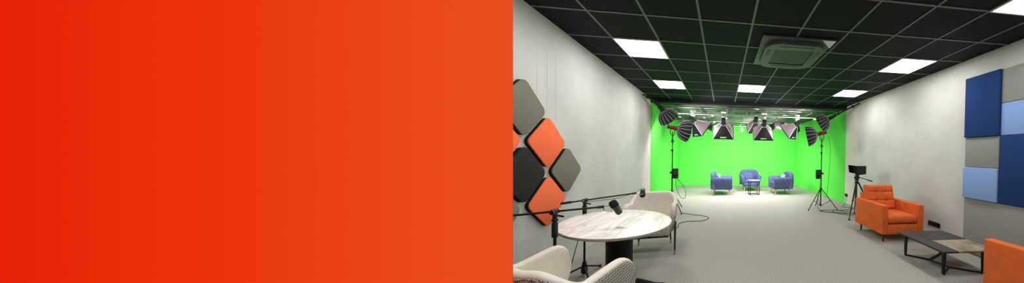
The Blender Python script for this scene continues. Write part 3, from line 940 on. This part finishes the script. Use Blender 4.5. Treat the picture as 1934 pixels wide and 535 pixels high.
tp_ = thing('lighting_rail', 'thin pipe running along the top of the green back wall', 'rail', (XBL + .1, YB - .08, 2.80), 0, 'ceiling lighting rails')
b = MB(); b.cyl((0, 0, 0), (XBR - XBL - .3, 0, 0), .018); b.build('channel', M['rail_metal'], tp_)
for k_ in range(4):
    b = MB(); b.cyl((.3 + k_ * 1.5, 0, 0), (.3 + k_ * 1.5, 0, ZD + .03 - 2.80), .009); b.build('hanger', M['steel'], tp_)
def pantograph(label, x, y, z0, z1):
    t = thing('pantograph_hanger', label, 'light hanger', (x, y, z1), 0, 'folding light hangers')
    h = z0 - z1
    b = MB(); n = 3; w = .09
    for k in range(n):
        a, c = h * k / n, h * (k + 1) / n
        b.tube([(-w, .008, a), (w, .008, c)], .007, 6); b.tube([(w, -.008, a), (-w, -.008, c)], .007, 6)
    b.build('scissor_arms', M['rail_metal'], t)
    b = MB(); b.box((0, 0, h - .01), (.16, .07, .045), .006); b.build('trolley', M['white_plastic'], t)
    b = MB(); b.box((0, 0, .0), (.12, .05, .04), .006); b.cyl((0, 0, -.06), (0, 0, 0), .012); b.build('spigot', M['white_plastic'], t)
    return t

def softbox(label, loc, pitch, yaw, w=.66, h=.62, depth=.36, z_rail=2.74, logo=True):
    """rectangular softbox; local +y is the opening direction; loc = the small back end"""
    t = thing('hanging_softbox', label, 'studio light', loc, yaw, 'rectangular softbox lights', rx=pitch)
    s = .075
    bk = [(-s, 0, -s), (s, 0, -s), (s, 0, s), (-s, 0, s)]
    fr = [(-w / 2, depth, -h / 2), (w / 2, depth, -h / 2), (w / 2, depth, h / 2), (-w / 2, depth, h / 2)]
    nm = ['bottom_panel', 'side_panel', 'top_panel', 'side_panel']
    for k in range(4):
        a, bb, c, d = Vector(bk[k]), Vector(bk[(k + 1) % 4]), Vector(fr[(k + 1) % 4]), Vector(fr[k])
        b = MB()
        out = ((a + bb + c + d) / 4); out.y = 0; out.normalize()
        def f(u, v, a=a, bb=bb, c=c, d=d, out=out):
            p = a.lerp(bb, u).lerp(d.lerp(c, u), v)
            return p + out * (.035 * math.sin(PI * v) * math.sin(PI * u))
        b.grid(f, 9, 9)
        bmesh.ops.solidify(b.bm, geom=b.bm.faces[:], thickness=.003)
        o = b.build(nm[k], M['softbox_black'] if k in (0, 2) else M['softbox_grey'], t, angle=70)  # side panels grey: sheen of the black fabric put into their colour
        b = MB(); b.tube([a + out * .004] + [f(0, v / 8) + out * .002 for v in range(1, 9)], .005, 6); b.build('edge_rod', M['seam'], o)
        if k == 0 and logo:
            # name printed along the wide lower edge
            pc = f(.5, .86) + out * .006
            n = (f(.6, .86) - f(.4, .86)).cross(f(.5, .95) - f(.5, .8)).normalized()
            if n.z > 0: n = -n
            xax = Vector((1, 0, 0)); yax = n.cross(xax).normalized()
            mm = Matrix((xax, yax, n)).transposed().to_4x4(); mm.translation = pc
            text_mesh('logo', 'GODOX', .052, M['logo'], o, mm)
    b = MB(); b.box((0, depth, h / 2), (w, .02, .02), .003); b.box((0, depth, -h / 2), (w, .02, .02), .003); b.box((w / 2, depth, 0), (.02, .02, h), .003); b.box((-w / 2, depth, 0), (.02, .02, h), .003)
    b.build('rim', M['softbox_black'], t)
    b = MB(); b.grid(lambda u, v: Vector(((u - .5) * (w - .03), depth - .015, (v - .5) * (h - .03))), 2, 2)
    d = b.build('diffuser', M['softlight'], t, smooth=False)
    for p in d.data.polygons:
        if p.normal.y < 0: p.flip()
    b = MB(); b.lathe([(.07, -.03), (.095, -.02), (.095, .012), (.07, .02)], 24, m=Matrix.Rotation(R(-90), 4, 'X')); b.build('speed_ring', M['steel'], t)
    b = MB(); b.box((0, -.12, 0), (.13, .2, .13), .015); b.build('lamp_head', M['black_plastic'], t)
    return t
def hung(label, loc, pitch, yaw, **kw):
    s = softbox(label, loc, pitch, yaw, **kw)
    lamp = Vector(loc) + Euler((pitch, 0, yaw)).to_matrix() @ Vector((0, -.12, .07))
    pantograph('folding hanger of the ' + label.replace('softbox light', 'softbox'), lamp.x, lamp.y, 2.80, lamp.z + .07)
    return s
P45 = R(-45)
hung('softbox light hung beside the bulb, on the marble table side of it', (.0, 7.75, 2.42), P45, 0)
hung('softbox light hung beside the bulb, on the orange armchair side of it', (1.32, 7.75, 2.41), P45, R(-2))
hung('smaller softbox light hung higher up, close beside the bare bulb', (1.15, 8.6, 2.66), R(-40), R(2), w=.54, h=.5, depth=.36)
hung('turned softbox light with grey side, next to dome light behind cream armchair', (-.93, 7.85, 2.47), R(-38), R(-52), w=.58, h=.56)
hung('turned softbox light with grey side, next to dome light near the tripod', (2.42, 7.85, 2.46), R(-38), R(50), w=.58, h=.56)

def flood(label, x, y, z, yaw, m):
    t = thing('hanging_flood_light', label, 'studio light', (x, y, z), yaw, 'flood lights on the lighting grid', rx=R(-20))
    b = MB(); b.box((0, 0, 0), (.36, .12, .24), .012); b.build('housing', m, t)
    b = MB(); b.box((0, .066, 0), (.32, .008, .2)); b.build('lens_panel', M['white_plastic'], t, smooth=False)
    for s in (-1, 1):
        b = MB(); b.box((s * .21, .13, 0), (.008, .16, .24), rot=(0, 0, -s * .5)); b.build('barn_door', M['black_metal'], t, smooth=False)
    b = MB(); b.box((0, .14, .17), (.34, .16, .008), rot=(.5, 0, 0)); b.build('barn_door', M['black_metal'], t, smooth=False)
    b = MB(); b.tube([(-.2, 0, 0), (-.2, 0, .2), (.2, 0, .2), (.2, 0, 0)], .01, 8); b.cyl((0, 0, .2), (0, 0, .29), .014); b.build('bracket', M['rail_metal'], t)
    return t
flood('boxy grey flood light above the softbox beside the bulb on the marble table side', .1, 8.7, 2.49, 0, M['softbox_grey'])
flood('boxy grey flood light beside the bulb on the orange armchair side', 1.95, 8.3, 2.49, R(8), M['softbox_grey'])
flood('boxy dark flood light behind the turned softbox near the cream armchair', -.7, 9.0, 2.49, R(-15), M['black_plastic'])
flood('boxy dark flood light behind the turned softbox near the tripod', 2.75, 9.0, 2.49, R(15), M['black_plastic'])

bl = thing('hanging_bulb', 'bare glowing bulb hanging in front of the green wall', 'lamp', (.63, 8.2, 2.30))
b = MB(); b.lathe([(0, -.055), (.03, -.05), (.048, -.02), (.045, .01), (.025, .045), (.02, .06)], 20); b.build('bulb', M['bulb'], bl)
b = MB(); b.lathe([(.022, .055), (.026, .06), (.026, .11), (.01, .13)], 16); b.build('socket', M['white_plastic'], bl)
b = MB(); b.tube(bez([(0, 0, .12), (.04, .0, .25), (.06, 0, .38), (.06, 0, .5)]), .008, 8); b.build('hanging_arm', M['rail_metal'], bl)

# pipes at the ends of the grey walls, carrying the hung domes
def pipe(label, pts):
    t = thing('ceiling_pipe', label, 'pipe', pts[0], 0, 'ceiling pipes at the wall ends')
    o = Vector(pts[0])
    P = [Vector(p) - o for p in pts]
    b = MB(); b.tube(P, .022, 12); b.build('tube', M['black_metal'], t)
    for q in (P[0].lerp(P[1], .25), P[0].lerp(P[1], .8)):
        b = MB(); b.box(q, (.07, .07, .07), .01); b.build('clamp', M['black_plastic'], t)
pipe('dark ceiling pipe at the end of the grey wall with the diamond panels', [(-1.98, 6.2, 2.9), (-1.72, 6.66, 2.76)])
pipe('dark ceiling pipe at the end of the grey wall with the blue panels', [(3.72, 6.2, 2.92), (3.30, 6.9, 2.66)])

# ------------------------------------------------------------------ blue armchairs and side table on the stage
def blue_chair(label, loc, rz):
    t = thing('blue_armchair', label, 'armchair', loc, rz, 'blue velvet armchairs')   # front is -y
    def side(s):
        def f(u, v):
            # closed egg-shaped section swept along y
            y = -.37 + .76 * v
            endf = math.sqrt(max(0, 1 - abs((v - .5) * 2) ** 9))
            a = u * 2 * PI
            ca, sa = math.cos(a), math.sin(a)
            ca = math.copysign(abs(ca) ** .7, ca); sa = math.copysign(abs(sa) ** .7, sa)
            z = .425 + .225 * sa * (.82 + .18 * endf)
            lean = .09 * ((z - .21) / .44)
            w = .075 * (1.0 + .22 * sa) * (.45 + .55 * endf)
            return Vector((s * (.265 + lean + w * ca), y, z))
        b = MB(); b.grid(f, 28, 26, True)
        b.bm.verts.ensure_lookup_table(); vs = b.bm.verts[:]
        b.bm.faces.new([vs[i * 26] for i in range(28)]); b.bm.faces.new([vs[i * 26 + 25] for i in range(28)][::-1])
        return b
    for s in (-1, 1):
        ar = side(s).build('armrest', M['blue'], t, angle=60)
        for yb in (-.16, .02, .2):
            b = MB(); b.lathe([(0, .008), (.012, .006), (.016, 0)], 12, c=(s * (.265 + .05 + .078), yb, .46), m=Matrix.Rotation(s * R(90), 4, 'Y')); b.build('button', M['blue'], ar)
    def bk(u, v):
        # tall rounded back wrapping the chair from arm to arm, with upright channels on its front
        a = (u - .5) * 2
        w = .40 * (1 - .18 * max(0, (v - .72) / .28) ** 2 * 1.0)
        z = .22 + .62 * v - .05 * max(0, abs(a) - .6) ** 2 * 6 * v
        return a * w, z
    def bf(u, v):
        x, z = bk(u, v)
        e = min(1, (1 - abs(u - .5) * 2) / .16); g = min(1, (1 - v) / .12)
        r = math.sqrt(max(0, 1 - (1 - e) ** 2)) * math.sqrt(max(0, 1 - (1 - g) ** 2))
        y = .30 - .07 * r - .006 * abs(math.cos(x * PI / .075)) * (v > .55) * r
        return Vector((x, y + .05 * (z - .5), z))
    def bb_(u, v):
        x, z = bk(u, v)
        e = min(1, (1 - abs(u - .5) * 2) / .2); g = min(1, (1 - v) / .15)
        r = math.sqrt(max(0, 1 - (1 - e) ** 2)) * math.sqrt(max(0, 1 - (1 - g) ** 2))
        return Vector((x, .30 + .08 * r + .05 * (z - .5), z))
    b = MB(); b.grid(bf, 60, 24); b.grid(bb_, 60, 24, flip=True); b.build('backrest', M['blue'], t, angle=80, weld=True)
    b = MB(); b.box((0, -.01, .285), (.56, .66, .16), .04, 4); b.build('base', M['blue'], t)
    b = MB(); b.cushion((0, -.06, .40), (.52, .58, .13), .35); b.build('seat_cushion', M['blue'], t)
    for sx in (-1, 1):
        for sy in (-1, 1):
            b = MB(); b.tube([(sx * .23, sy * .25, .225), (sx * .275, sy * .30, 0)], [.022, .012], 12); b.build('leg', M['wood_light'], t)
    return t
BC = blue_chair('blue velvet armchair facing the camera, behind the small side table', (1.10, 9.62, 0), R(2))
dup(BC, (-.02, 8.72, 0), R(88), 'blue velvet armchair turned sideways on the stage, back towards the table-side light stand')
dup(BC, (2.16, 8.80, 0), R(-84), 'blue velvet armchair turned sideways on the stage, back towards the socket-side green wall')
def cushion_thing(label, loc, rot, m, sz=(.42, .27, .1)):
    t = tag(MB().cushion((0, 0, 0), sz, .5).build('cushion', m), label, 'cushion', 'cushions on the blue armchairs')
    t.location = loc; t.rotation_euler = rot
cushion_thing('pale blue cushion on the blue armchair that faces the camera', (1.05, 9.76, .57), (R(76), 0, R(2)), M['blue_light'], (.40, .27, .1))
cushion_thing('white cushion corner on the blue armchair nearer the table-side light stand', (-.11, 8.72, .60), (R(72), 0, R(88)), M['white_fabric'], (.36, .28, .09))
cushion_thing('white cushion corner on the blue armchair nearer the socket-side green wall', (2.25, 8.81, .60), (R(72), 0, R(-84)), M['white_fabric'], (.36, .28, .09))

stb = thing('side_table', 'small side table with black frame legs in the middle of the green stage', 'side table', (1.135, 8.66, 0), R(8))
b = MB(); b.box((0, 0, .515), (.40, .34, .02), .004); b.build('tabletop', M['marble_edge'], stb)
b = MB(); b.box((0, 0, .497), (.37, .31, .016), .003); b.build('top_frame', M['black_metal'], stb)
for sx in (-1, 1):
    for sy in (-1, 1):
        b = MB(); b.box((sx * .165, sy * .13, .245), (.022, .022, .49), .002); b.build('leg', M['black_metal'], stb)
b = MB(); b.box((0, -.13, .012), (.33, .016, .016)); b.box((0, .13, .012), (.33, .016, .016)); b.box((.165, 0, .012), (.016, .26, .016)); b.box((-.165, 0, .012), (.016, .26, .016)); b.build('floor_frame', M['black_metal'], stb, smooth=False)

# ------------------------------------------------------------------ cables
def cable(label, pts, r=.006):
    tag(MB().tube(bez(pts, 10), r, 8).build('cable', M['cable']), label, 'cable', 'studio cables')
cable('black cable looping down from the power box behind the cream armchair', [(-1.17, 6.2, .82), (-1.16, 6.17, .62), (-1.05, 6.12, .38), (-.94, 6.1, .34), (-.92, 6.12, .52), (-1.04, 6.16, .72), (-1.15, 6.18, .82)])
cable('black cable snaking over the carpet beside the far cream armchair', [(-.98, 5.95, .008), (-.75, 5.8, .008), (-.45, 5.65, .008), (-.30, 5.45, .008), (-.42, 5.22, .008), (-.72, 5.2, .008), (-.88, 5.05, .008), (-.86, 4.8, .008), (-.95, 4.6, .008)])
cable('cable dropping from the dome light on the socket side stand', [(2.84, 6.2, 2.0), (2.90, 6.2, 1.6), (2.88, 6.2, 1.1), (2.83, 6.17, .6), (2.78, 6.12, .34), (2.70, 6.1, .40), (2.60, 6.15, .62), (2.58, 6.18, .82)], .005)
cable('tangle of black cables on the carpet under the socket side stand', [(2.50, 6.05, .4), (2.48, 5.95, .1), (2.62, 5.9, .008), (2.95, 5.82, .008), (3.15, 5.7, .008), (3.3, 5.62, .008), (3.2, 5.5, .008), (2.95, 5.62, .008), (2.82, 5.85, .008), (3.0, 6.02, .008), (3.28, 5.78, .012), (3.05, 5.66, .012), (2.7, 5.78, .016), (2.55, 6.0, .008), (2.85, 6.05, .008), (3.2, 6.0, .008)])
cable('black cable running from the small wall socket to the floor', [(3.755, 6.88, .25), (3.70, 6.8, .12), (3.55, 6.62, .02), (3.42, 6.45, .008), (3.55, 6.3, .008), (3.62, 6.2, .008), (3.4, 6.1, .008), (3.2, 6.0, .008)], .005)

# ------------------------------------------------------------------ world and colour
w = bpy.data.worlds.new('world'); SC.world = w
w.use_nodes = True
w.node_tree.nodes['Background'].inputs[0].default_value = (.02, .02, .02, 1)
w.node_tree.nodes['Background'].inputs[1].default_value = 1
SC.view_settings.view_transform = 'Standard'
SC.view_settings.look = 'None'
SC.view_settings.gamma = 1
SC.view_settings.exposure = 0
SC.view_settings.use_curve_mapping = False
SC.cycles.use_denoising = True
SC.cycles.max_bounces = 8
SC.cycles.diffuse_bounces = 5
SC.cycles.sample_clamp_indirect = 6
